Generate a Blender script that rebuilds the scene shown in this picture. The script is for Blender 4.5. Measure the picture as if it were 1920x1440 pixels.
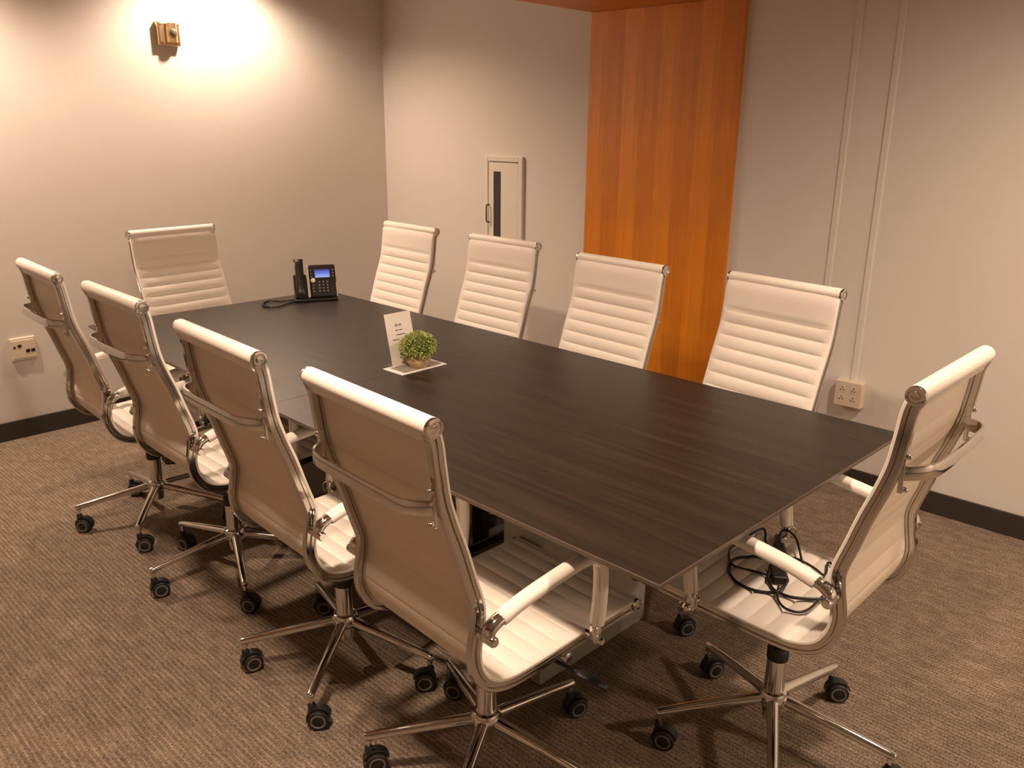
import bpy, bmesh, math, random
from mathutils import Vector, Matrix
random.seed(7)
PI = math.pi
sc = bpy.context.scene
for o in list(bpy.data.objects):
    bpy.data.objects.remove(o, do_unlink=True)
COL = sc.collection

# ------------------------------------------------------------------ camera
# room corner at the origin: back wall is y = 0 (x < 0), right wall is x = 0 (y < 0)
FPX = 1566.33
CAM = Vector((-3.72237, -4.78238, 1.61806))
YAW, PITCH, ROLL = 0.80859, 0.30005, 0.0093
fw = Vector((math.sin(YAW)*math.cos(PITCH), math.cos(YAW)*math.cos(PITCH), -math.sin(PITCH)))
r0 = Vector((math.cos(YAW), -math.sin(YAW), 0)); u0 = r0.cross(fw)
rt = r0*math.cos(ROLL) + u0*math.sin(ROLL); up = -r0*math.sin(ROLL) + u0*math.cos(ROLL)
cd = bpy.data.cameras.new('camera'); cam = bpy.data.objects.new('camera', cd); COL.objects.link(cam)
cam.matrix_world = Matrix(((rt.x, up.x, -fw.x, CAM.x), (rt.y, up.y, -fw.y, CAM.y), (rt.z, up.z, -fw.z, CAM.z), (0, 0, 0, 1)))
cd.sensor_width = 36; cd.sensor_fit = 'HORIZONTAL'; cd.lens = 36*FPX/1920; cd.clip_start = .05
sc.camera = cam

# ------------------------------------------------------------------ exposure, world, ceiling lights
sc.view_settings.view_transform = 'Standard'; sc.view_settings.look = 'None'
sc.view_settings.gamma = 1; sc.view_settings.use_curve_mapping = False
sc.view_settings.exposure = 0.0
w = bpy.data.worlds.new('world'); sc.world = w; w.use_nodes = True
w.node_tree.nodes['Background'].inputs[0].default_value = (1, .8, .6, 1)
w.node_tree.nodes['Background'].inputs[1].default_value = 0.02
CEIL = 2.56
WARM = (1.0, .742, .552)
LAMPS = [(-1.25, -.33, 112, 149, .6, .04), (-3.0, -.33, 208, 149, .6, .05), (-3.11, -3.5, 250, 164, .8, .09), (-1.28, -4.6, 185, 164, .8, .09),
         (-1.28, -6.7, 340, 166, .8, .16)]   # x, y, watts, cone, edge softness, radius; this row is an added fill

# ------------------------------------------------------------------ helpers
def tag(o, label=None, cat=None, group=None, kind=None):
    if label: o['label'] = label
    if cat: o['category'] = cat
    if group: o['group'] = group
    if kind: o['kind'] = kind
    return o

def empty(name, loc=(0, 0, 0), rz=0):
    o = bpy.data.objects.new(name, None); COL.objects.link(o)
    o.location = loc; o.rotation_euler = (0, 0, rz); o.empty_display_size = .1
    return o

class MB:
    """collects shapes, builds one mesh object"""
    def __init__(s): s.v = []; s.f = []; s.m = []; s.sm = []
    def add(s, vs, fs, mi=0, smooth=False):
        b = len(s.v); s.v += [tuple(v) for v in vs]
        for f in fs: s.f.append([b+i for i in f]); s.m.append(mi); s.sm.append(smooth)
        return s
    def box(s, lo, hi, mi=0, bev=0, M=None):
        bm = bmesh.new(); bmesh.ops.create_cube(bm, size=1)
        c = [(a+b)/2 for a, b in zip(lo, hi)]; d = [b-a for a, b in zip(lo, hi)]
        for v in bm.verts: v.co = Vector((c[0]+v.co.x*d[0], c[1]+v.co.y*d[1], c[2]+v.co.z*d[2]))
        if bev: bmesh.ops.bevel(bm, geom=bm.edges[:], offset=bev, segments=2, profile=.5, affect='EDGES')
        if M is not None: bm.transform(M)
        bm.verts.ensure_lookup_table()
        s.add([v.co for v in bm.verts], [[v.index for v in f.verts] for f in bm.faces], mi, False); bm.free()
        return s
    def lathe(s, prof, n=20, axis='z', org=(0, 0, 0), mi=0, smooth=True, M=None):
        """prof: (radius, height) pairs"""
        vs = []; fs = []
        for (r, h) in prof:
            for k in range(n):
                a = 2*PI*k/n; p = (r*math.cos(a), r*math.sin(a), h)
                if axis == 'y': p = (p[0], p[2], -p[1])
                if axis == 'x': p = (p[2], p[0], p[1])
                p = Vector(p)+Vector(org)
                vs.append(M @ p if M is not None else p)
        for i in range(len(prof)-1):
            for k in range(n):
                fs.append([i*n+k, i*n+(k+1) % n, (i+1)*n+(k+1) % n, (i+1)*n+k])
        if prof[0][0] > 1e-6: fs.append(list(range(n))[::-1])
        if prof[-1][0] > 1e-6: fs.append([(len(prof)-1)*n+k for k in range(n)])
        return s.add(vs, fs, mi, smooth)
    def sweep(s, path, sect, lateral=None, mi=0, smooth=True, scale=None, closed=False):
        """sweep a closed section (u, v) along path; u along 'lateral' when given"""
        n = len(sect); vs = []; fs = []; L = len(path); path = [Vector(p) for p in path]
        prevn = None
        for i, p in enumerate(path):
            a = path[i-1] if (i > 0 or closed) else p; b = path[(i+1) % L] if (i < L-1 or closed) else p
            t = (b-a).normalized()
            if lateral is not None: U = Vector(lateral); U = (U-t*U.dot(t)).normalized()
            else:
                if prevn is None: prevn = t.orthogonal().normalized()
                U = (prevn-t*prevn.dot(t)).normalized(); prevn = U
            V = t.cross(U); k = scale(i/(L-1)) if scale else 1
            for (x, y) in sect: vs.append(p+U*x*k+V*y*k)
        for i in range(L if closed else L-1):
            j = (i+1) % L
            for k in range(n): fs.append([i*n+k, i*n+(k+1) % n, j*n+(k+1) % n, j*n+k])
        if not closed:
            fs.append(list(range(n))[::-1]); fs.append([(L-1)*n+k for k in range(n)])
        return s.add(vs, fs, mi, smooth)
    def mesh(s, name, mats):
        me = bpy.data.meshes.new(name); me.from_pydata(s.v, [], s.f)
        for m in mats: me.materials.append(m)
        me.polygons.foreach_set('material_index', s.m); me.polygons.foreach_set('use_smooth', s.sm)
        bm = bmesh.new(); bm.from_mesh(me); bmesh.ops.recalc_face_normals(bm, faces=bm.faces[:]); bm.to_mesh(me); bm.free()
        me.update(); return me
    def build(s, name, mats, parent=None, sharp=None):
        if not isinstance(mats, (list, tuple)): mats = [mats]
        me = s.mesh(name, mats)
        if sharp: me.set_sharp_from_angle(angle=math.radians(sharp))
        return link(name, me, parent)

def link(name, me, parent=None):
    o = bpy.data.objects.new(name, me); COL.objects.link(o)
    if parent is not None: o.parent = parent
    return o

def circ(r, n=10, ry=None): return [(r*math.cos(2*PI*k/n), (ry or r)*math.sin(2*PI*k/n)) for k in range(n)]

def catmull(P, per=6, closed=False):
    P = [Vector(p) for p in P]; n = len(P); out = []
    for i in range(n if closed else n-1):
        p1, p2 = P[i], P[(i+1) % n]
        p0 = P[i-1] if (i > 0 or closed) else p1*2-p2
        p3 = P[(i+2) % n] if (i+2 < n or closed) else p2*2-p1
        for k in range(per):
            t = k/per
            out.append(.5*((2*p1)+(p2-p0)*t+(2*p0-5*p1+4*p2-p3)*t*t+(3*p1-p0-3*p2+p3)*t**3))
    if not closed: out.append(P[-1])
    return out

# ------------------------------------------------------------------ materials
def mat(name, color, rough=.5, metal=0, **kw):
    m = bpy.data.materials.new(name); m.use_nodes = True; b = m.node_tree.nodes['Principled BSDF']
    b.inputs['Base Color'].default_value = (*color, 1); b.inputs['Roughness'].default_value = rough
    b.inputs['Metallic'].default_value = metal
    for k, v in kw.items(): b.inputs[k].default_value = v
    return m
def nodes(m): return m.node_tree.nodes, m.node_tree.links, m.node_tree.nodes['Principled BSDF']
def coords(m, kind='Object', scale=(1, 1, 1)):
    N, L, b = nodes(m); tc = N.new('ShaderNodeTexCoord'); mp = N.new('ShaderNodeMapping')
    mp.inputs['Scale'].default_value = scale; L.new(tc.outputs[kind], mp.inputs['Vector']); return mp.outputs['Vector']
def noise(m, vec, scale, detail=3, rough=.5):
    N, L, b = nodes(m); n = N.new('ShaderNodeTexNoise'); L.new(vec, n.inputs['Vector'])
    n.inputs['Scale'].default_value = scale; n.inputs['Detail'].default_value = detail; n.inputs['Roughness'].default_value = rough
    return n.outputs['Fac']
def ramp(m, fac, stops):
    N, L, b = nodes(m); r = N.new('ShaderNodeValToRGB'); L.new(fac, r.inputs['Fac'])
    e = r.color_ramp.elements
    while len(e) < len(stops): e.new(.5)
    for i, (p, c) in enumerate(stops): e[i].position = p; e[i].color = (*c, 1)
    return r.outputs['Color']
def bump(m, fac, strength, dist=.001):
    N, L, b = nodes(m); bp = N.new('ShaderNodeBump'); bp.inputs['Strength'].default_value = strength
    bp.inputs['Distance'].default_value = dist; L.new(fac, bp.inputs['Height']); L.new(bp.outputs['Normal'], b.inputs['Normal'])
def mixc(m, fac, a, c, mode='MIX'):
    N, L, b = nodes(m); x = N.new('ShaderNodeMix'); x.data_type = 'RGBA'; x.blend_type = mode
    if isinstance(fac, float): x.inputs[0].default_value = fac
    else: L.new(fac, x.inputs[0])
    for sck, val in ((x.inputs[6], a), (x.inputs[7], c)):
        if isinstance(val, tuple): sck.default_value = (*val, 1)
        else: L.new(val, sck)
    return x.outputs[2]

M = {}
m = M['wall'] = mat('wall_paint', (.66, .62, .57), .72); n_ = noise(m, coords(m), 90, 4); bump(m, n_, .25, .0012)
m = M['ceiling'] = mat('ceiling_paint', (.54, .52, .49), .9); bump(m, noise(m, coords(m), 60), .3, .002)
m = M['darkwall'] = mat('low_bounce_wall', (.30, .23, .175), .5); bump(m, noise(m, coords(m), 50), .05)  # unseen left wall: dark finish invented to deepen shadows and chrome reflections
m = M['raceway'] = mat('painted_raceway', (.66, .62, .56), .55); bump(m, noise(m, coords(m), 60), .05)
m = M['base'] = mat('rubber_baseboard', (.035, .028, .022), .5); bump(m, noise(m, coords(m), 40), .1)
# carpet: short broken dashes woven along the room
m = M['carpet'] = mat('woven_carpet', (.2, .15, .1), .95)
N, L, b = nodes(m)
wv = N.new('ShaderNodeTexWave'); wv.wave_type = 'BANDS'; wv.bands_direction = 'X'; L.new(coords(m), wv.inputs['Vector'])
wv.inputs['Scale'].default_value = 21; wv.inputs['Distortion'].default_value = 1.6; wv.inputs['Detail'].default_value = 2; wv.inputs['Detail Scale'].default_value = .5
va = noise(m, coords(m, 'Object', (120, 210, 1)), 1.0, 1, .5)          # short cross dashes
vb = noise(m, coords(m, 'Object', (85, 9, 1)), 1.0, 1, .5)             # light threads along the room
vc = noise(m, coords(m, 'Object', (22, 22, 1)), 1.0, 2, .5)            # loose groups of dashes
vd = noise(m, coords(m, 'Object', (1, 1, 1)), 800.0, 2, .6)
c1 = ramp(m, va, [(.36, (.118, .088, .064)), (.48, (.20, .154, .115)), (.66, (.245, .192, .146))])
cw = ramp(m, wv.outputs['Fac'], [(.35, (.86, .86, .85)), (.80, (1.02, 1.02, 1.02)), (.97, (1.28, 1.27, 1.24))])
c2 = ramp(m, vb, [(.42, (.90, .90, .90)), (.64, (1.15, 1.15, 1.14))])
c3 = ramp(m, vc, [(.36, (.90, .89, .88)), (.64, (1.08, 1.08, 1.08))])
c4 = ramp(m, vd, [(.3, (.84, .84, .84)), (.7, (1.14, 1.14, 1.14))])
cc = mixc(m, 1.0, mixc(m, 1.0, mixc(m, 1.0, mixc(m, 1.0, c1, cw, 'MULTIPLY'), c2, 'MULTIPLY'), c3, 'MULTIPLY'), c4, 'MULTIPLY')
L.new(cc, b.inputs['Base Color']); bump(m, va, .5, .002); b.inputs['Specular IOR Level'].default_value = .1
# dark wood laminate of the table, grain along its length
m = M['tabletop'] = mat('dark_wood_laminate', (.05, .03, .02), .42)
N, L, b = nodes(m)
g1 = noise(m, coords(m, 'Object', (34, 1.3, 8)), 1.0, 6, .65); g2 = noise(m, coords(m, 'Object', (150, 5, 8)), 1.0, 3, .6)
t1 = ramp(m, g1, [(.3, (.010, .0066, .0048)), (.5, (.018, .0117, .008)), (.72, (.038, .024, .015))])
t2 = ramp(m, g2, [(.3, (.72, .72, .72)), (.7, (1.15, 1.15, 1.15))])
L.new(mixc(m, .8, t1, t2, 'MULTIPLY'), b.inputs['Base Color']); bump(m, g2, .12, .0006)
M['edge'] = mat('laminate_edge', (.10, .07, .052), .35)
m = M['pedestal'] = mat('grey_laminate', (.36, .34, .30), .5); bump(m, noise(m, coords(m), 80), .05)
M['blacksteel'] = mat('black_steel', (.012, .011, .010), .35)
# cherry veneer
m = M['veneer'] = mat('cherry_veneer', (.5, .2, .05), .38)
N, L, b = nodes(m)
g1 = noise(m, coords(m, 'Object', (60, 70, 1.2)), 1.0, 4, .55); g2 = noise(m, coords(m, 'Object', (7, 7, 2.2)), 1.0, 2)
v1 = ramp(m, g1, [(.15, (.55, .172, .010)), (.55, (.67, .225, .015)), (.8, (.75, .27, .024))])
v2 = ramp(m, g2, [(.3, (.88, .86, .84)), (.7, (1.1, 1.1, 1.1))])
oi = N.new('ShaderNodeObjectInfo'); v3 = oi.outputs['Color']
L.new(mixc(m, 1.0, mixc(m, 1.0, v1, v2, 'MULTIPLY'), v3, 'MULTIPLY'), b.inputs['Base Color']); bump(m, g1, .05, .0005)
# chair materials
m = M['leather'] = mat('white_leatherette', (.80, .74, .66), .48); bump(m, noise(m, coords(m), 420, 3), .12, .0006)
m = M['leather_back'] = mat('cream_back_fabric', (.80, .70, .57), .6); bump(m, noise(m, coords(m), 600, 2), .2, .0005)
m = M['chrome'] = mat('polished_chrome', (.72, .70, .67), .09, 1)
m = M['alu'] = mat('polished_aluminium', (.58, .56, .53), .11, 1)
M['blackplastic'] = mat('black_plastic', (.012, .011, .010), .55)
M['greyplastic'] = mat('grey_plastic', (.17, .16, .15), .4)
M['zip'] = mat('zipper_tape', (.62, .55, .46), .8)
M['dark'] = mat('dark_void', (.006, .005, .004), .6)
# small things
M['brass'] = mat('polished_brass', (.80, .62, .36), .3, 1)
M['glassknob'] = mat('clear_lens', (.20, .17, .13), .1, .5)
M['ivory'] = mat('ivory_plastic', (.70, .60, .48), .45)
M['cabinet'] = mat('cabinet_enamel', (.70, .65, .57), .42)
M['cabglass'] = mat('smoked_glass', (.045, .042, .034), .12)
M['bronze'] = mat('dark_bronze', (.07, .045, .03), .4, .6)
M['paper'] = mat('white_card', (.78, .72, .66), .7)
M['greycard'] = mat('grey_card', (.26, .23, .19), .6)
M['acrylic'] = mat('clear_acrylic', (.9, .9, .9), .05, 0, **{'Transmission Weight': .9, 'IOR': 1.45, 'Alpha': .35})
M['ink'] = mat('black_ink', (.05, .045, .04), .8)
m = M['pot'] = mat('tan_clay_pot', (.50, .34, .20), .7)
N, L, b = nodes(m); L.new(ramp(m, noise(m, coords(m), 60, 4), [(.3, (.36, .23, .13)), (.7, (.60, .43, .27))]), b.inputs['Base Color'])
m = M['leaf'] = mat('green_leaf', (.25, .36, .08), .55)
N, L, b = nodes(m); L.new(ramp(m, noise(m, coords(m), 95, 2), [(.3, (.13, .19, .03)), (.5, (.36, .42, .10)), (.68, (.66, .66, .30))]), b.inputs['Base Color'])
M['leafcore'] = mat('dark_green_fill', (.05, .085, .015), .9)  # plain dark green fill inside the leaf ball
M['phone'] = mat('phone_black', (.016, .014, .013), .32)
M['phonekeys'] = mat('phone_keys', (.16, .14, .13), .35)
M['silver'] = mat('phone_silver', (.82, .78, .72), .35, 0)
m = M['screen'] = mat('phone_screen', (.02, .03, .08), .2)
N, L, b = nodes(m)
sx = N.new('ShaderNodeSeparateXYZ'); L.new(coords(m, 'Generated'), sx.inputs[0])
L.new(ramp(m, sx.outputs['Z'], [(0, (.55, .62, 1)), (.55, (.16, .26, .95)), (1, (.05, .07, .3))]), b.inputs['Emission Color'])
b.inputs['Emission Strength'].default_value = .75
M['cord'] = mat('black_cord', (.010, .009, .009), .4)
M['lens'] = mat('lamp_lens', (1, .9, .8), .5, **{'Emission Color': (*WARM, 1), 'Emission Strength': 6.0})

# ------------------------------------------------------------------ the room
XL, YF = -4.9, -7.6          # left wall, wall behind the camera
T = .1
def struct(name, lo, hi, mt, bev=0):
    return tag(MB().box(lo, hi, 0, bev).build(name, mt), kind='structure')
tag(struct('floor', (XL-T, YF-T, -T), (T, T, 0), M['carpet']), 'brown woven carpet with short broken stripes', 'carpet')
tag(struct('ceiling', (XL-T, YF-T, CEIL), (T, T, CEIL+T), M['ceiling']), 'plain painted ceiling above the frame', 'ceiling')
tag(struct('wall_back', (XL, 0, 0), (T, T, CEIL), M['wall']), 'greige wall at the far end of the table', 'wall')
tag(struct('wall_right', (0, YF, 0), (T, 0, CEIL), M['wall']), 'greige wall carrying the cherry wood panel', 'wall')
tag(struct('wall_left', (XL-T, YF, 0), (XL, T, CEIL), M['darkwall']), 'unseen left wall, dark finish added to cut bounce light', 'wall')
tag(struct('wall_front', (XL-T, YF-T, 0), (T, YF, CEIL), M['wall']), 'greige wall behind the camera', 'wall')
BBH = .10; PY0, PY1 = -1.803, -2.695
tag(struct('baseboard_back', (XL, -.012, 0), (-.012, 0, BBH), M['base'], .002), 'dark rubber baseboard under the far wall', 'baseboard')
tag(struct('baseboard_right', (-.012, PY0, 0), (0, 0, BBH), M['base'], .002), 'dark rubber baseboard between corner and wood panel', 'baseboard')
tag(struct('baseboard_right', (-.012, YF, 0), (0, PY1, BBH), M['base'], .002), 'dark rubber baseboard right of the wood panel', 'baseboard')
tag(struct('baseboard_left', (XL, YF, 0), (XL+.012, -.012, BBH), M['base'], .002), 'dark rubber baseboard left of the camera', 'baseboard')
tag(struct('baseboard_front', (XL+.012, YF, 0), (-.012, YF+.012, BBH), M['base'], .002), 'dark rubber baseboard behind the camera', 'baseboard')

# cherry panel on the wall: eight veneer leaves on a backing; boxed wood soffit above
SOF = 2.185
pan = empty('wood_wall_panel', (0, (PY0+PY1)/2, 0)); tag(pan, 'tall orange cherry veneer panel on the right wall', 'wood panel')
hw = (PY0-PY1)/2
MB().box((-.018, -hw, 0), (0, hw, SOF), 0).build('backing', M['veneer'], pan)
nst = 8; sw = 2*hw/nst
leafme = MB().box((-.009, -sw/2+.0001, 0), (0, sw/2-.0001, SOF-.001), 0).mesh('veneer_leaf', [M['veneer']])
for k in range(nst):
    o = link('veneer_leaf', leafme, pan); o.location = (-.018, -hw+sw*(k+.5), 0)
    c_ = (.94, 1.10, .98, 1.14, 1.0, 1.16, .95, 1.06)[k]; o.color = (c_, c_**1.4, c_**1.6, 1)
so = MB().box((XL, PY1, SOF), (0, PY0, CEIL), 0).build('trim_1', M['veneer']); tag(so, 'boxed cherry wood soffit running out from the wall panel', 'soffit', kind='structure')

# recessed ceiling lights (lamps of the room; the last is an unseen fill, added)
LNAMES = ['recessed ceiling light washing the far wall above the brass fixture', 'recessed ceiling light near the far wall on the left side',
          'recessed ceiling light above the camera on the left', 'recessed ceiling light above the chair at the near table end', 'added unseen fill light behind the camera on the right']
for (x, y, wt, cone, soft, rad), lab in zip(LAMPS, LNAMES):
    t = empty('recessed_light', (x, y, CEIL)); tag(t, lab, 'ceiling light', 'recessed ceiling lights')
    MB().lathe([(.062, 0), (.085, 0), (.085, -.006), (.062, -.012), (.062, 0)], 28).build('trim_ring', M['alu'], t)
    MB().lathe([(.06, -.001), (.06, -.006)], 24).build('lens', M['lens'], t)
    ld = bpy.data.lights.new('can_light', 'SPOT'); ld.energy = wt; ld.color = WARM; ld.spot_size = math.radians(cone); ld.spot_blend = soft
    ld.shadow_soft_size = rad
    lo = bpy.data.objects.new('can_light', ld); COL.objects.link(lo); lo.parent = t; lo.location = (0, 0, -.03)

# ------------------------------------------------------------------ things on the walls
# brass fixture on the far wall
t = empty('brass_wall_fixture', (-1.478, 0, 2.08)); tag(t, 'square brass wall fixture with a small lens, high on the far wall', 'wall fixture')
MB().box((-.062, -.034, -.062), (.062, 0, .062), 0, .004).build('body', M['brass'], t)
MB().box((-.052, -.038, -.052), (.052, -.034, .052), 0, .0015).build('face_plate', M['brass'], t)
MB().sweep([(.0, -.038, -.045), (.0, -.038, .05)], [(-.022, 0), (-.022, -.004), (-.012, -.018), (.01, -.022), (.03, -.018), (.042, -.004), (.042, 0)][::-1], (1, 0, 0)).build('raised_housing', M['brass'], t, 40)
MB().lathe([(.0, .016), (.012, .015), (.020, .009), (.022, .003), (.022, 0)], 14, 'y', (0.016, -.055, -.004), M=Matrix.Translation((0, -.055, 0)) @ Matrix.Rotation(PI, 4, 'X') @ Matrix.Translation((0, .055, 0))).build('lens', M['glassknob'], t)
for sx_ in (-1, 1):
    for sz_ in (-1, 1):
        MB().lathe([(.0035, 0), (.0035, -.0015)], 8, 'y', (sx_*.045, -.038, sz_*.044)).build('screw', M['bronze'], t)

# data plate low on the far wall
t = empty('data_wall_plate', (-2.432, 0, .478)); tag(t, 'ivory data jack plate low on the far wall', 'wall plate')
MB().box((-.062, -.012, -.062), (.062, 0, .062), 0, .006).build('plate', M['ivory'], t)
MB().box((-.055, -.016, -.048), (.055, -.012, .048), 0, .002).build('insert', M['ivory'], t)
for (x, z, dx, mt) in ((-.018, .018, .009, 'dark'), (.018, -.012, .010, 'dark'), (.043, -.012, .010, 'dark'), (-.042, .014, .006, 'bronze')):
    MB().box((x-dx, -.0175, z-dx*.85), (x+dx, -.0155, z+dx*.85), 0, .001).build('jack', M[mt], t)

# extinguisher cabinet on the right wall
t = empty('extinguisher_cabinet', (0, -1.155, .72)); tag(t, 'recessed cream wall cabinet with a narrow dark window and pull handle', 'cabinet')
ch = .723; y0, y1 = .161, -.161
f = MB(); fwid = .034; dep = -.022
f.box((dep, y1, 0), (0, y1+fwid, ch), 0, .004); f.box((dep, y0-fwid, 0), (0, y0, ch), 0, .004)
f.box((dep, y1+fwid, ch-fwid), (0, y0-fwid, ch), 0, .004); f.box((dep, y1+fwid, 0), (0, y0-fwid, fwid), 0, .004)
f.build('frame', M['cabinet'], t)
MB().box((-.004, y1+fwid, fwid), (-.001, y0-fwid, ch-fwid), 0).build('recess', M['dark'], t)
d0, d1 = y1+fwid+.004, y0-fwid-.003
wy0, wy1, wz0, wz1 = .019, .082, .09, .631
d = MB(); X0, X1 = -.017, -.005; dz0, dz1 = fwid+.004, ch-fwid-.004
d.box((X0, d0, dz0), (X1, wy0, dz1), 0); d.box((X0, wy1, dz0), (X1, d1, dz1), 0)
d.box((X0, wy0, wz1), (X1, wy1, dz1), 0); d.box((X0, wy0, dz0), (X1, wy1, wz0), 0)
door = d.build('door', M['cabinet'], t)
MB().box((-.012, wy0, wz0), (-.009, wy1, wz1), 0).build('window_pane', M['cabglass'], door)
h = MB(); hy = .118
h.sweep(catmull([(-.017, hy, .325), (-.040, hy, .327), (-.044, hy, .345), (-.044, hy, .41), (-.040, hy, .428), (-.017, hy, .43)], 3), circ(.004, 8), (0, 1, 0))
h.build('handle', M['bronze'], door)

# surface raceways and the quad outlet
for (y, zb, lab) in ((-3.212, 0.10, 'narrow painted raceway running up beside the wood panel'), (-3.388, .52, 'narrow painted raceway running up from the outlet box')):
    t = MB(); t.sweep([(0, y, zb), (0, y, CEIL)], [(-.015, .0), (-.015, -.005), (-.011, -.008), (.011, -.008), (.015, -.005), (.015, 0)], (0, 1, 0), smooth=False)
    me = t.build('cable_raceway', M['raceway']); tag(me, lab, 'raceway', 'cable raceways')
    vs = me.data.vertices
    if sum(v.co.x for v in vs) > 0:
        for v in vs: v.co.x *= -1
    me.data.update()
t = empty('outlet_box', (0, -3.385, .462)); tag(t, 'surface mounted quad outlet box on the right wall', 'outlet')
MB().box((-.04, -.062, -.06), (0, .062, .06), 0, .004).build('box', M['ivory'], t)
MB().box((-.045, -.060, -.058), (-.04, .060, .058), 0, .002).build('cover_plate', M['ivory'], t)
for sy in (-1, 1):
    for sz in (-1, 1):
        s_ = MB().lathe([(.017, 0), (.017, -.0012), (0, -.0012)], 16, 'x', (-.045, sy*.026, sz*.022), smooth=False).build('socket', M['ivory'], t)
        g = MB(); 
        for (dy, dz) in ((-.006, -.004), (.007, -.004), (0, .008)):
            g.box((-.0472, sy*.026+dy-.0018, sz*.022+dz-.003), (-.0455, sy*.026+dy+.0018, sz*.022+dz+.003), 0)
        g.build('slot', M['dark'], s_)

# ------------------------------------------------------------------ conference table
TX, TY, TTH, TL, TW, TH = -1.82962, -2.47926, -.01837, 3.05, 1.2258, .758
tab = empty('conference_table', (TX, TY, 0), TTH); tag(tab, 'long dark wood conference table with a seam across the middle', 'table')
def top_half(s):
    g = .0012; a, b_ = (g, TL/2) if s > 0 else (-TL/2, -g)
    hw_ = TW/2; bv = .02; tt = .006; tb = .026
    def ring(z, i): return [(-hw_+i, a+(i if s < 0 else 0), z), (hw_-i, a+(i if s < 0 else 0), z), (hw_-i, b_-(i if s > 0 else 0), z), (-hw_+i, b_-(i if s > 0 else 0), z)]
    v = ring(TH, .0012)+ring(TH-.0012, 0)+ring(TH-tt-.004, 0)+ring(TH-tb, bv)
    q = MB(); q.add(v, [[0, 1, 2, 3]], 0); q.add(v, [[15, 14, 13, 12]], 0)
    for r in range(3):
        q.add(v, [[r*4+k, r*4+(k+1) % 4, (r+1)*4+(k+1) % 4, (r+1)*4+k] for k in range(4)], 1)
    bm = bmesh.new(); me = q.mesh('tabletop_half', [M['tabletop'], M['edge']]); bm.from_mesh(me)
    bmesh.ops.remove_doubles(bm, verts=bm.verts[:], dist=1e-5); bmesh.ops.recalc_face_normals(bm, faces=bm.faces[:]); bm.to_mesh(me); bm.free()
    return link('tabletop_half', me, tab)
top_half(1); top_half(-1)
for s in (-1, 1):
    ya, yb = (.735, .895) if s > 0 else (-.895, -.735)
    p_ = MB().box((-.262, ya, 0), (.262, yb, TH-.0262), 0, .003).build('pedestal', M['pedestal'], tab)
    MB().box((-.40, ya+.03, TH-.046), (.40, yb-.03, TH-.0262), 0, .002).build('support_rail', M['blacksteel'], p_)
fr = MB().box((-.36, -.165, .012), (.36, -.115, .05), 0, .004).build('foot_bar', M['blacksteel'], tab)
for s in (-1, 1):
    MB().box((s*.20-.024, -.165, .05), (s*.20+.024, -.115, TH-.0262), 0, .004).build('leg', M['blacksteel'], tab)
    MB().lathe([(.022, 0), (.022, .012)], 14, 'z', (s*.33, -.14, 0)).build('glide', M['blackplastic'], tab)

# ------------------------------------------------------------------ chairs
PROF = [(-.330, 1.093), (-.316, 1.060), (-.308, 1.0), (-.298, .935), (-.280, .875), (-.257, .812), (-.236, .744), (-.217, .685), (-.212, .655), (-.216, .617),
        (-.224, .560), (-.213, .508), (-.180, .465), (-.123, .444), (-.04, .443), (.05, .449), (.20, .456), (.31, .460)]
pl = [Vector((a, 0, b_)) for a, b_ in PROF]
path = catmull(pl, 10)
# arclength table
S = [0]
for i in range(1, len(path)): S.append(S[-1]+(path[i]-path[i-1]).length)
def at(s):
    s = max(0, min(S[-1], s)); lo = 0
    while lo < len(S)-2 and S[lo+1] < s: lo += 1
    t = (s-S[lo])/(S[lo+1]-S[lo]); p = path[lo].lerp(path[lo+1], t)
    return p
def frame(s):
    a, b_ = at(s-.006), at(s+.006); t = (b_-a).normalized(); n = Vector((-t.z, 0, t.x)); return at(s), t, n
SPLIT = min(range(len(path)), key=lambda i: (path[i]-Vector((-.205, 0, .492))).length); SPLIT = S[SPLIT]
S1, PITCHR = .123, .0478
def ribh(s):
    if s < S1: return 1.0*min(1, .25+s/.03) if s < .03 else (1.0 if s < S1-.02 else math.sin(PI/2*min(1, (S1-s)/.02))**.5)
    u = ((s-S1) % PITCHR)/PITCHR
    return math.sin(PI*u)**.55
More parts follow.
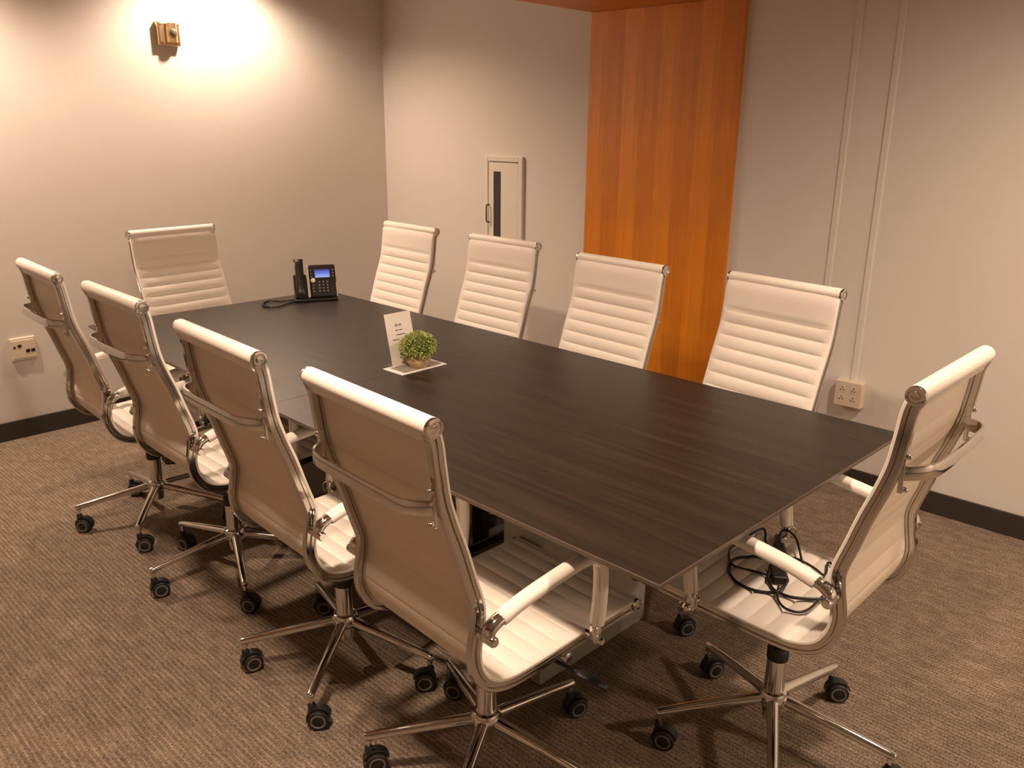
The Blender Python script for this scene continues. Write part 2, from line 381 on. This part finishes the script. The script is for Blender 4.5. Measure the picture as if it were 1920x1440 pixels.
def sheet(name, sa, sb, mats):
    hwid = .226; cols = [-hwid, -hwid+.004, -.205, -.19, -.12, -.04, .04, .12, .19, .205, hwid-.004, hwid]
    ss = set([sa, sb]); k = 0
    s = S1
    while s > 0: s -= PITCHR/4; ss.add(s)
    s = S1
    while s < sb+.05:
        for u in (0, .05, .14, .28, .5, .72, .86, .95): ss.add(s+u*PITCHR)
        s += PITCHR
    rows = sorted(x for x in ss if sa <= x <= sb)
    v = []; nC = len(cols)
    for side in (0, 1):
        for s in rows:
            p, t, n = frame(s)
            for y in cols:
                e = (hwid-abs(y))
                g = max(0, min(1, (e-.018)/.02)); r = ribh(s)
                edge = 1 if e > .003 else .55
                if side == 0: off = .014 + edge*(.002 + .0068*(g*r+(1-g)*.55))
                else: off = .014 - edge*.003 - .0022*g*r
                q = p+n*off; v.append((q.x, y, q.z))
    nR = len(rows); F0, F1 = [], []
    for i in range(nR-1):
        for j in range(nC-1):
            a = i*nC+j; F0.append([a, a+1, a+nC+1, a+nC])
            b_ = nR*nC+a; F1.append([b_, b_+nC, b_+nC+1, b_+1])
    ED = []
    for i in range(nR-1):
        for j in (0, nC-1):
            a = i*nC+j; b_ = nR*nC+a; ED.append([a, a+nC, b_+nC, b_])
    for j in range(nC-1):
        for i in (0, nR-1):
            a = i*nC+j; b_ = nR*nC+a; ED.append([a, a+1, b_+1, b_])
    q = MB(); q.add(v, F0, 0, True); 
    base = len(q.v)
    q.f += F1; q.m += [1]*len(F1); q.sm += [True]*len(F1)
    q.f += ED; q.m += [0]*len(ED); q.sm += [False]*len(ED)
    return q.mesh(name, mats)
CH = {}
CH['backrest'] = sheet('backrest', .012, SPLIT, [M['leather'], M['leather_back']])
CH['seat'] = sheet('seat', SPLIT, S[-1]-.008, [M['leather'], M['leather_back']])
# rail: grooved aluminium section
RW, RD = .0095, .0135
sec = [(-RW, -RD*.8), (-RW*.7, -RD), (RW*.7, -RD), (RW, -RD*.8), (RW, -RD*.28), (RW*.55, -RD*.16), (RW*.55, RD*.16), (RW, RD*.28), (RW, RD*.8), (RW*.7, RD), (-RW*.7, RD), (-RW, RD*.8), (-RW, RD*.28), (-RW*.55, RD*.16), (-RW*.55, -RD*.16), (-RW, -RD*.28)]
for s in (-1, 1):
    pts = [(p.x, s*.216, p.z) for p in path[2:-1][::2]]
    CH['rail%d' % s] = MB().sweep(pts, sec, (0, 1, 0), smooth=True).mesh('side_rail', [M['alu']]); CH['rail%d' % s].set_sharp_from_angle(angle=math.radians(40))
# rolls with end caps
def roll(p, r, hw_, tail=None):
    q = MB(); q.lathe([(r*.93, -hw_), (r, -hw_+.003), (r, hw_-.003), (r*.93, hw_)], 24, 'y', p)
    return q
top = Vector((PROF[0][0]+.008, 0, PROF[0][1])); fro = Vector((PROF[-1][0], 0, PROF[-1][1]+.004))
q = roll(top, .0205, .224)
sl = [(top.x-.013, 0, top.z-.012), (top.x-.007, 0, top.z-.022), (top.x-.0035, 0, top.z-.032)]
q.sweep(sl, [(-.205, -.0018), (.205, -.0018), (.205, .0018), (-.205, .0018)], (0, 1, 0), smooth=False)
CH['top_roll'] = q.mesh('top_roll', [M['leather']]); CH['top_roll'].set_sharp_from_angle(angle=math.radians(50))
CH['front_roll'] = roll(fro, .0165, .222).mesh('front_roll', [M['leather']]); CH['front_roll'].set_sharp_from_angle(angle=math.radians(50))
def cap(p, r, s):
    q = MB(); h0 = .222
    pr = [(r, 0), (r*1.02, .004), (r*.96, .008), (r*.72, .0085), (r*.66, .006), (r*.46, .006), (r*.42, .0085), (r*.2, .009), (0, .0092)]
    q.lathe([(a, s*(h0+b_)) for a, b_ in pr], 20, 'y', p); me = q.mesh('end_cap', [M['chrome']]); me.set_sharp_from_angle(angle=math.radians(40)); return me
for s in (-1, 1):
    CH['tcap%d' % s] = cap(top, .0205, s); CH['fcap%d' % s] = cap(fro, .0165, s)
# bowed chrome brace behind the back
bz = .927; bx0 = -.300
bh = [(bx0-.006, .2085, bz-.004), (bx0-.024, .200, bz-.002), (bx0-.046, .178, bz), (bx0-.057, .150, bz), (bx0-.060, .10, bz)]
bp = [(x, -y, z) for x, y, z in bh]+[(bx0-.061, 0, bz)]+bh[::-1]
bsec = [(-.0155, -.0025), (-.013, -.004), (.013, -.004), (.0155, -.0025), (.0155, .0025), (.013, .004), (-.013, .004), (-.0155, .0025)]
q = MB().sweep(catmull(bp, 5), bsec, (0, 0, 1), smooth=True)
CH['brace'] = q.mesh('back_brace', [M['chrome']]); CH['brace'].set_sharp_from_angle(angle=math.radians(50))
for s in (-1, 1):
    q = MB().box((bx0-.016, s*.2085-.006, bz-.045), (bx0-.006, s*.2085+.006, bz+.042), 0, .002)
    for dz in (-.036, .034):
        q.lathe([(0, .012), (.005, .010), (.006, .004), (.006, 0)], 10, 'x', (0, 0, 0), M=Matrix.Translation((bx0-.014+(-.012 if dz < 0 else .0)*0, s*.2085, bz+dz)) @ Matrix.Scale(-1, 4, (1, 0, 0)))
    CH['plate%d' % s] = q.mesh('brace_plate', [M['chrome']])
# arms
AY = .252
ap = catmull([(-.206, 0, .628), (-.185, 0, .643), (-.14, 0, .658), (-.09, 0, .669), (0, 0, .683), (.075, 0, .690), (.116, 0, .681), (.133, 0, .648), (.135, 0, .57), (.126, 0, .488)], 6)
for s in (-1, 1):
    off = lambda pts: [(p.x, s*AY, p.z) for p in pts]
    q = MB().sweep(off(ap), circ(.0125, 10, .010), (0, 1, 0))
    # rear clamp: lateral pin, curved cheek; front clamp on the seat rail
    q.sweep(catmull([(-.214, s*AY, .610), (-.211, s*AY, .630), (-.194, s*AY, .643), (-.168, s*AY, .651)], 5), circ(.0175, 12, .013), (0, 1, 0))
    q.lathe([(.011, s*.220), (.012, s*.226), (.012, s*(AY+.020)), (.009, s*(AY+.024))], 12, 'y', (-.213, 0, .614))
    q.lathe([(.009, s*.215), (.010, s*.222), (.010, s*(AY+.020)), (.007, s*(AY+.024))], 12, 'y', (.124, 0, .463))
    q.box((.112, s*AY-.011, .452), (.137, s*AY+.011, .500), 0, .004)
    CH['arm%d' % s] = q.mesh('armrest', [M['chrome']]); CH['arm%d' % s].set_sharp_from_angle(angle=math.radians(50))
    sl = [p for p in ap if not (p.x < -.180)]
    sl = [p for p in sl if p.z > .492 or p.x < 0]
    CH['sleeve%d' % s] = MB().sweep(off(sl), circ(.0195, 14, .0165), (0, 1, 0), scale=lambda u: .94 if (u < .01 or u > .99) else 1).mesh('arm_sleeve', [M['leather']])
    CH['sleeve%d' % s].set_sharp_from_angle(angle=math.radians(55))
    z = [p for p in sl if p.x > .11 and p.z < .66]
    q = MB().sweep([(p.x-.0155, s*(AY+.004), p.z) for p in z], [(-.005, -.002), (.005, -.002), (.005, .002), (-.005, .002)], (0, 1, 0), smooth=False)
    CH['zip%d' % s] = q.mesh('zipper', [M['zip']])
    q = MB().sweep(catmull([(.110, s*(AY+.004), .500), (.102, s*(AY+.012), .488), (.104, s*(AY+.013), .468), (.109, s*(AY+.010), .462), (.113, s*(AY+.006), .475)], 4), circ(.0022, 6))
    CH['pull%d' % s] = q.mesh('zipper_pull', [M['alu']])
# under the seat
q = MB()
for d_ in (-.085, .085): q.sweep([(d_, -.208, .436), (d_, .208, .436)], [(-.014, -.004), (.014, -.004), (.014, .004), (-.014, .004)], (1, 0, 0), smooth=False)
CH['bars'] = q.mesh('cross_bar', [M['alu']])
q = MB().box((-.105, -.055, .388), (.10, .055, .432), 0, .010); q.lathe([(.03, .36), (.034, .39)], 16)
CH['mech'] = q.mesh('tilt_mechanism', [M['blackplastic']])
q = MB().lathe([(.012, -.215), (.014, -.212), (.014, -.188), (.010, -.185), (.006, -.05)], 14, 'y', (.075, 0, .412))
CH['knob'] = q.mesh('tension_knob', [M['alu']])
q = MB().sweep(catmull([(.03, -.05, .405), (.05, -.13, .396), (.07, -.20, .388), (.085, -.25, .380)], 4), circ(.005, 8))
q.sweep(catmull([(.08, -.235, .383), (.092, -.275, .376), (.104, -.315, .370)], 4), circ(.015, 10, .006), (1, 0, 0), scale=lambda u: .5+.5*math.sin(PI*min(1, u*.8+.15)))
CH['lever'] = q.mesh('control_lever', [M['blackplastic']])
q = MB().lathe([(.0135, .27), (.0135, .385)], 16); CH['piston'] = q.mesh('gas_piston', [M['chrome']])
q = MB().lathe([(.027, .270), (.0285, .272), (.0285, .300), (.025, .303), (.0135, .303)], 20); CH['collar'] = q.mesh('collar', [M['blackplastic']])
q = MB().lathe([(.0265, .165), (.0265, .272)], 24); CH['cover'] = q.mesh('column_cover', [M['chrome']]); CH['cover'].set_sharp_from_angle(angle=math.radians(40))
q = MB().lathe([(.022, .088), (.024, .090), (.026, .126), (.037, .134), (.040, .142), (.040, .160), (.034, .172), (.0265, .176)], 24); CH['hub'] = q.mesh('hub', [M['chrome']]); CH['hub'].set_sharp_from_angle(angle=math.radians(35))
LR, LZ = .317, .10
lp = [(.030, 0, .149), (.10, 0, .139), (.20, 0, .124), (.30, 0, .1075), (LR, 0, .104)]
q = MB().sweep(catmull(lp, 3), circ(.0165, 12, .0145), (0, 1, 0), scale=lambda u: 1.05-.40*u if u < .97 else .45)
q.lathe([(.0055, .062), (.0055, .098)], 8, 'z', (LR-.012, 0, 0)); q.lathe([(.009, .088), (.010, .099)], 10, 'z', (LR-.012, 0, 0))
CH['leg'] = q.mesh('leg', [M['chrome']]); CH['leg'].set_sharp_from_angle(angle=math.radians(50))
q = MB()   # caster, pivot on its stem; axle set back
WR = .0295; ax_ = -.018
for s in (-1, 1):
    y0, y1 = s*.004, s*.024
    q.lathe([(WR*.8, y0), (WR, y0+s*.003), (WR, y1-s*.003), (WR*.9, y1)], 22, 'y', (ax_, 0, WR), 0)
    q.lathe([(WR*.74, y1-s*.001), (WR*.74, y1+s*.0015), (WR*.58, y1+s*.0015), (WR*.54, y1-s*.001)], 22, 'y', (ax_, 0, WR), 1)
    q.lathe([(WR*.55, y1), (WR*.3, y1+s*.002), (0, y1+s*.0022)], 18, 'y', (ax_, 0, WR), 0)
hood = [(ax_+math.cos(a)*(WR+.004), 0, WR+math.sin(a)*(WR+.004)) for a in [math.radians(x) for x in range(-15, 176, 15)]]
q.sweep(hood, [(-.0135, -.0015), (.0135, -.0015), (.0135, .0015), (-.0135, .0015)], (0, 1, 0), 0)
q.lathe([(.011, .050), (.011, .072), (.008, .076)], 12, 'z', (0, 0, 0), 0)
CH['caster'] = q.mesh('caster', [M['blackplastic'], M['greyplastic']]); CH['caster'].set_sharp_from_angle(angle=math.radians(40))

def chair(cx, cy, yaw, phase, dz, tilt, label, cast):
    """cx, cy base centre; yaw of the seat (deg); phase of the star base (deg, world); dz height setting; tilt of the seat (deg)"""
    t = empty('office_chair', (cx, cy, 0), math.radians(yaw)); tag(t, label, 'chair', 'white office chairs around the table')
    piv = Matrix.Translation((0, 0, .42+dz)) @ Matrix.Rotation(math.radians(tilt), 4, 'Y') @ Matrix.Translation((0, 0, -.42))
    def up_(name, key): o = link(name, CH[key], t); o.matrix_local = piv; return o
    def sub(name, key, par): return link(name, CH[key], par)
    up_('backrest', 'backrest'); up_('seat', 'seat')
    tr = up_('top_roll', 'top_roll'); fr_ = up_('front_roll', 'front_roll')
    br = up_('back_brace', 'brace')
    for s in (-1, 1):
        sub('end_cap', 'tcap%d' % s, tr); sub('end_cap', 'fcap%d' % s, fr_); sub('brace_plate', 'plate%d' % s, br)
        up_('side_rail', 'rail%d' % s)
        a = up_('armrest', 'arm%d' % s); sub('arm_sleeve', 'sleeve%d' % s, a); sub('zipper', 'zip%d' % s, a); sub('zipper_pull', 'pull%d' % s, a)
    up_('cross_bar', 'bars'); me_ = up_('tilt_mechanism', 'mech'); sub('tension_knob', 'knob', me_); sub('control_lever', 'lever', me_)
    o = link('gas_piston', CH['piston'], t); o.location.z = dz
    c_ = link('column_cover', CH['cover'], t); link('collar', CH['collar'], c_); link('hub', CH['hub'], t)
    for k in range(5):
        g = link('leg', CH['leg'], t); ang = math.radians(phase+72*k-yaw); g.rotation_euler.z = ang
        w_ = link('caster', CH['caster'], g); w_.location = (LR-.012, 0, 0); w_.rotation_euler.z = math.radians(140-(phase+72*k)+cast[k])
    return t
def from_roll(mx, my, yaw):   # base centre from the middle of the top roll (0.325 behind the column)
    a = math.radians(yaw); return mx+.327*math.cos(a), my+.327*math.sin(a)
rc = random.Random(3)
def cs(): return [rc.uniform(-35, 35) for _ in range(5)]
chair(-2.404, -1.446, -3.0, 16.2, .004, 0, 'white ribbed office chair, leftmost of the four on the near side of the table', cs())
chair(-2.394, -2.084, -1.3, 30.8, .000, 0, 'white ribbed office chair, second from the left on the near side of the table', cs())
chair(-2.439, -2.850, -3.1, 0.4, -.002, 0, 'white ribbed office chair, third from the left on the near side of the table', cs()[:4]+[180])
chair(-2.449, -3.485, -3.6, 66.0, -.005, 0, 'white ribbed office chair in the foreground, closest to the camera with its back turned', cs())
chair(-1.846, -3.978, 90.0, 63.9, .026, 1.2, 'white ribbed office chair at the near end of the table with cables on its seat', cs())
for mx, my, yaw, ph, lab in ((-.852, -1.289, 176.3, 20, 'white ribbed office chair nearest the room corner on the far side of the table'),
                             (-.876, -2.009, 178.2, 60, 'white ribbed office chair in front of the recessed wall cabinet'),
                             (-.999, -2.784, 175.8, 54, 'white ribbed office chair overlapping the left edge of the cherry wood panel'),
                             (-.965, -3.468, 172.5, 54, 'white ribbed office chair between the cherry wood panel and the outlet box')):
    cx, cy = from_roll(mx, my, yaw); chair(cx, cy, yaw, ph, 0, 0, lab, cs())
cx, cy = from_roll(-1.836, -.589, -87); chair(cx, cy, -87, 30, 0, 0, 'white ribbed office chair facing the camera from the far end of the table', cs())

# ------------------------------------------------------------------ things on the table
def px(u, v, z):      # photo pixel to a point on a level plane
    d_ = fw+rt*((u-960)/FPX)+up*((720-v)/FPX); return CAM+d_*((z-CAM.z)/d_.z)
# sign holder: grey card base plus leaning white card
t = empty('sign_holder', (-1.812, -2.46, TH)); tag(t, 'small card sign standing on a grey and white base at the table centre', 'sign')
MB().box((-.107, -.056, 0), (.107, .056, .002), 0).build('base_card', M['paper'], t)
MB().box((-.085, -.043, .002), (.096, .044, .0026), 0).build('base_inset', M['greycard'], t)
lean = Matrix.Translation((0, .060, .001)) @ Matrix.Rotation(math.radians(-13), 4, 'X')
SX0, SX1, SH = -.058, .064, .193
card = MB().box((SX0, -.0006, 0), (SX1, .0006, SH), 0, 0, lean).build('card', M['paper'], t)
MB().box((SX0-.022, .0008, 0), (SX1+.02, .0026, .012), 0, 0, lean).build('acrylic_foot', M['acrylic'], t)
def text(body, size, x, z, par, Mx, mt, bold=0, name='lettering'):
    c = bpy.data.curves.new(name, 'FONT'); c.body = body; c.size = size; c.align_x = 'CENTER'; c.align_y = 'CENTER'; c.extrude = .0002; c.offset = bold
    o = bpy.data.objects.new(name, c); COL.objects.link(o); bpy.context.view_layer.update()
    me = bpy.data.meshes.new_from_object(o.evaluated_get(bpy.context.evaluated_depsgraph_get())); bpy.data.objects.remove(o, do_unlink=True)
    me.transform(Mx @ Matrix.Translation((x, -.0009, z)) @ Matrix.Rotation(PI/2, 4, 'X')); me.materials.clear(); me.materials.append(mt)
    return link(name, me, par)
text('Wi-Fi', .0135, -.002, .146, card, lean, M['ink'], .0003)
rl = random.Random(2)
def scribble(z, x0, x1):
    q = MB(); x = x0
    while x < x1:
        wv = rl.uniform(.0018, .005); q.box((x, -.0011, z-rl.uniform(.0012, .0022)), (x+wv, -.0006, z+rl.uniform(.0012, .0022)), 0, 0, lean); x += wv+rl.choice((.0006, .0008, .0022))
    q.build('small_print', M['ink'], card)
scribble(.128, -.018, .016); scribble(.111, -.018, .020)
text('Password', .0085, -.022, .094, card, lean, M['ink'], .0001)
# little round plant
pp = Vector((-1.803, -2.470, TH+.0026))
t = empty('potted_plant', pp); tag(t, 'small round green plant in a tan pot in front of the card sign', 'plant')
MB().lathe([(.026, 0), (.033, .002), (.044, .020), (.0465, .036), (.043, .050), (.039, .050), (.036, .040), (0, .040)], 9, smooth=False).build('pot', M['pot'], t)
q = MB(); rp = random.Random(11)
q2 = MB(); nu, nv = 14, 9
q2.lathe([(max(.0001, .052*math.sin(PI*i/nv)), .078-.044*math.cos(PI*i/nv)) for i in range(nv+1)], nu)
for i in range(3000):
    zc = rp.uniform(-.75, 1); a = rp.uniform(0, 2*PI); r = math.sqrt(1-zc*zc); nrm = Vector((r*math.cos(a), r*math.sin(a), zc))
    lump = 1+.07*math.sin(5*a+3*zc)*math.cos(4*zc+2*a); R_ = rp.uniform(.76, 1.08)*lump; c = Vector((nrm.x*.064*R_, nrm.y*.064*R_, .078+nrm.z*.048*R_))
    dr = (nrm+Vector((rp.uniform(-1, 1), rp.uniform(-1, 1), rp.uniform(-1, 1)))*.9).normalized(); sd = dr.orthogonal().normalized()
    sd = Matrix.Rotation(rp.uniform(0, 2*PI), 3, dr) @ sd; l = rp.uniform(.005, .010); wv = l*.36
    q.add([c, c+dr*l*.5+sd*wv, c+dr*l, c+dr*l*.5-sd*wv], [[0, 1, 2, 3]])
fo = q.build('foliage', M['leaf'], t); fo['kind'] = 'stuff'
q2.build('foliage_core', M['leafcore'], t)
# desk phone
ph = empty('desk_phone', (-1.372, -1.150, TH), math.radians(-27.7)); tag(ph, 'black desk phone with lit blue screen at the far table corner', 'phone')
tl = Matrix.Translation((0, -.03, .018)) @ Matrix.Rotation(math.radians(-28), 4, 'X')    # tilted face: local x right, z up the face, -y towards the user
MB().box((-.112, -.055, 0), (.104, .06, .016), 0, .004).build('base', M['phone'], ph)
MB().sweep([(-.09, 0, 0), (.09, 0, 0)], [(-.02, .014), (.07, .014), (.055, .10), (.045, .10)], (0, 1, 0), smooth=False).build('stand', M['phone'], ph)
MB().box((-.030, -.022, -.005), (.104, 0, .168), 0, .009, tl).build('body', M['phone'], ph)
bx = MB().box((-.043, -.030, -.006), (-.031, .004, .160), 0, .002, tl); bx.build('trim_strip', M['silver'], ph)
MB().box((.0985, -.020, -.004), (.1035, .002, .07), 0, .002, tl).build('trim_strip', M['silver'], ph)
MB().box((-.008, -.0235, .088), (.080, -.0215, .150), 0, .002, tl).build('screen_bezel', M['blackplastic'], ph)
MB().box((.000, -.0245, .097), (.073, -.0235, .138), 0, 0, tl).build('screen', M['screen'], ph)
keyme = MB().lathe([(.0052, 0), (.0052, .003), (.0035, .0042), (0, .0044)], 10, 'z').mesh('key', [M['phonekeys']])
for r in range(4):
    for c in range(4):
        k_ = link('key', keyme, ph); x = (-.012, .018, .038, .058)[c]
        k_.matrix_local = tl @ Matrix.Translation((x, -.022, .072-.016*r)) @ Matrix.Rotation(PI/2, 4, 'X')
for r in range(3):
    for x in (-.020, .090):
        k_ = link('key', keyme, ph); k_.matrix_local = tl @ Matrix.Translation((x, -.022, .102+.016*r)) @ Matrix.Rotation(PI/2, 4, 'X')
MB().lathe([(.0125, 0), (.0125, .003), (.010, .0042), (0, .0044)], 14, 'z', M=tl @ Matrix.Translation((-.013, -.022, .082)) @ Matrix.Rotation(PI/2, 4, 'X')).build('message_button', M['silver'], ph)
hp = [(-.077, -.018, -.004), (-.077, -.032, .02), (-.077, -.035, .07), (-.077, -.035, .12), (-.077, -.032, .165), (-.077, -.020, .190)]
hs = MB().sweep([tl @ Vector(p) for p in catmull(hp, 5)], [(-.024, -.009), (-.018, -.013), (.018, -.013), (.024, -.009), (.024, .006), (.016, .012), (-.016, .012), (-.024, .006)], (1, 0, 0), scale=lambda u: 1.0-.16*math.sin(PI*u)).build('handset', M['phone'], ph, 50)
MB().box((-.108, -.012, -.006), (-.044, .004, .120), 0, .004, tl).build('cradle', M['phone'], ph)
# coiled cord on the table
inv = Matrix.Rotation(math.radians(27.7), 4, 'Z') @ Matrix.Translation(-Vector(ph.location))
cp = [px(u, v, TH+.008) for u, v in ((562, 562), (553, 566), (540, 569), (522, 575), (505, 576), (494, 573), (496, 567), (510, 564), (530, 565), (548, 563), (561, 560))]
cl = catmull(cp, 44); q = MB(); hel = []
acc = 0
for i, p in enumerate(cl):
    a = cl[max(0, i-1)]; b_ = cl[min(len(cl)-1, i+1)]; tt_ = (b_-a).normalized(); acc += (p-a).length
    n1 = tt_.orthogonal().normalized(); n1 = Vector((-tt_.y, tt_.x, 0)).normalized(); n2 = Vector((0, 0, 1)); an = acc/.0075*2*PI
    hel.append(inv @ (p+(n1*math.cos(an)+n2*math.sin(an))*.0052))
q.sweep(hel, circ(.0018, 5)); q.build('coiled_cord', M['cord'], ph)

# ------------------------------------------------------------------ power cable tangle on the end chair's seat
SZ = .495
ct = empty('power_cable', px(1450, 1070, SZ)); tag(ct, 'black power cable and adapter tangled on the near end chair seat', 'cable')
io = -Vector(ct.location)
def cpx(u, v, h_=.004): return px(1340+u/6.857, 960+v/6.857, SZ+h_)+io
def cable(pts, r=.0032, h_=.004):
    P = [cpx(p[0], p[1], p[2] if len(p) > 2 else h_) for p in pts]
    MB().sweep(catmull(P, 6), circ(r, 8)).build('cord', M['cord'], ct)
cable([(230, 450), (330, 385), (480, 280, .012), (615, 212, .02), (655, 270, .015), (655, 360), (690, 440), (740, 500, .010)])
cable([(830, 330, .012), (860, 250, .02), (940, 235, .028), (1040, 330, .03), (1085, 460, .022), (1115, 600, .010), (1150, 745), (1130, 860)])
cable([(950, 570, .008), (1080, 610, .009), (1200, 670), (1300, 735), (1400, 810), (1440, 760), (1450, 665), (1480, 650), (1520, 690), (1565, 745)])
cable([(640, 600, .010), (520, 570, .012), (420, 580, .010), (330, 585, .010), (235, 620, .008), (190, 710), (200, 800), (270, 890), (380, 960), (540, 1015), (700, 1035), (800, 1025, .008), (890, 960, .012), (940, 880, .012)], .0042)
cable([(360, 400, .008), (270, 420, .012), (205, 470, .014), (183, 530, .014), (190, 610, .012), (235, 680, .010), (350, 725), (480, 755), (640, 800, .008), (720, 810, .010)])
cable([(720, 760, .014), (690, 830, .008), (700, 910), (760, 1000), (850, 1050), (960, 1090), (1100, 1110), (1250, 1120), (1400, 1118)], .0042)
cable([(820, 960, .010), (805, 1060, .008), (825, 1150), (890, 1225), (980, 1270), (1090, 1287), (1190, 1260), (1270, 1200), (1340, 1130), (1390, 1080)])
a0, a1, a2 = cpx(812, 310, .010), cpx(820, 420, .012), cpx(880, 650, .012); a3, a4 = cpx(790, 700, .012), cpx(850, 890, .012)
def brick(a, b_, wv, hv, name):
    c = (a+b_)/2; d_ = b_-a; an = math.atan2(d_.y, d_.x); l = Vector((d_.x, d_.y)).length/2
    MB().box((-l, -wv, -hv), (l, wv, hv), 0, .006, Matrix.Translation(c) @ Matrix.Rotation(an, 4, 'Z')).build(name, M['cord'], ct)
brick(a0, a1, .009, .008, 'connector'); brick(a1, a2, .016, .010, 'plug_block'); brick(a3, a4, .021, .010, 'adapter')
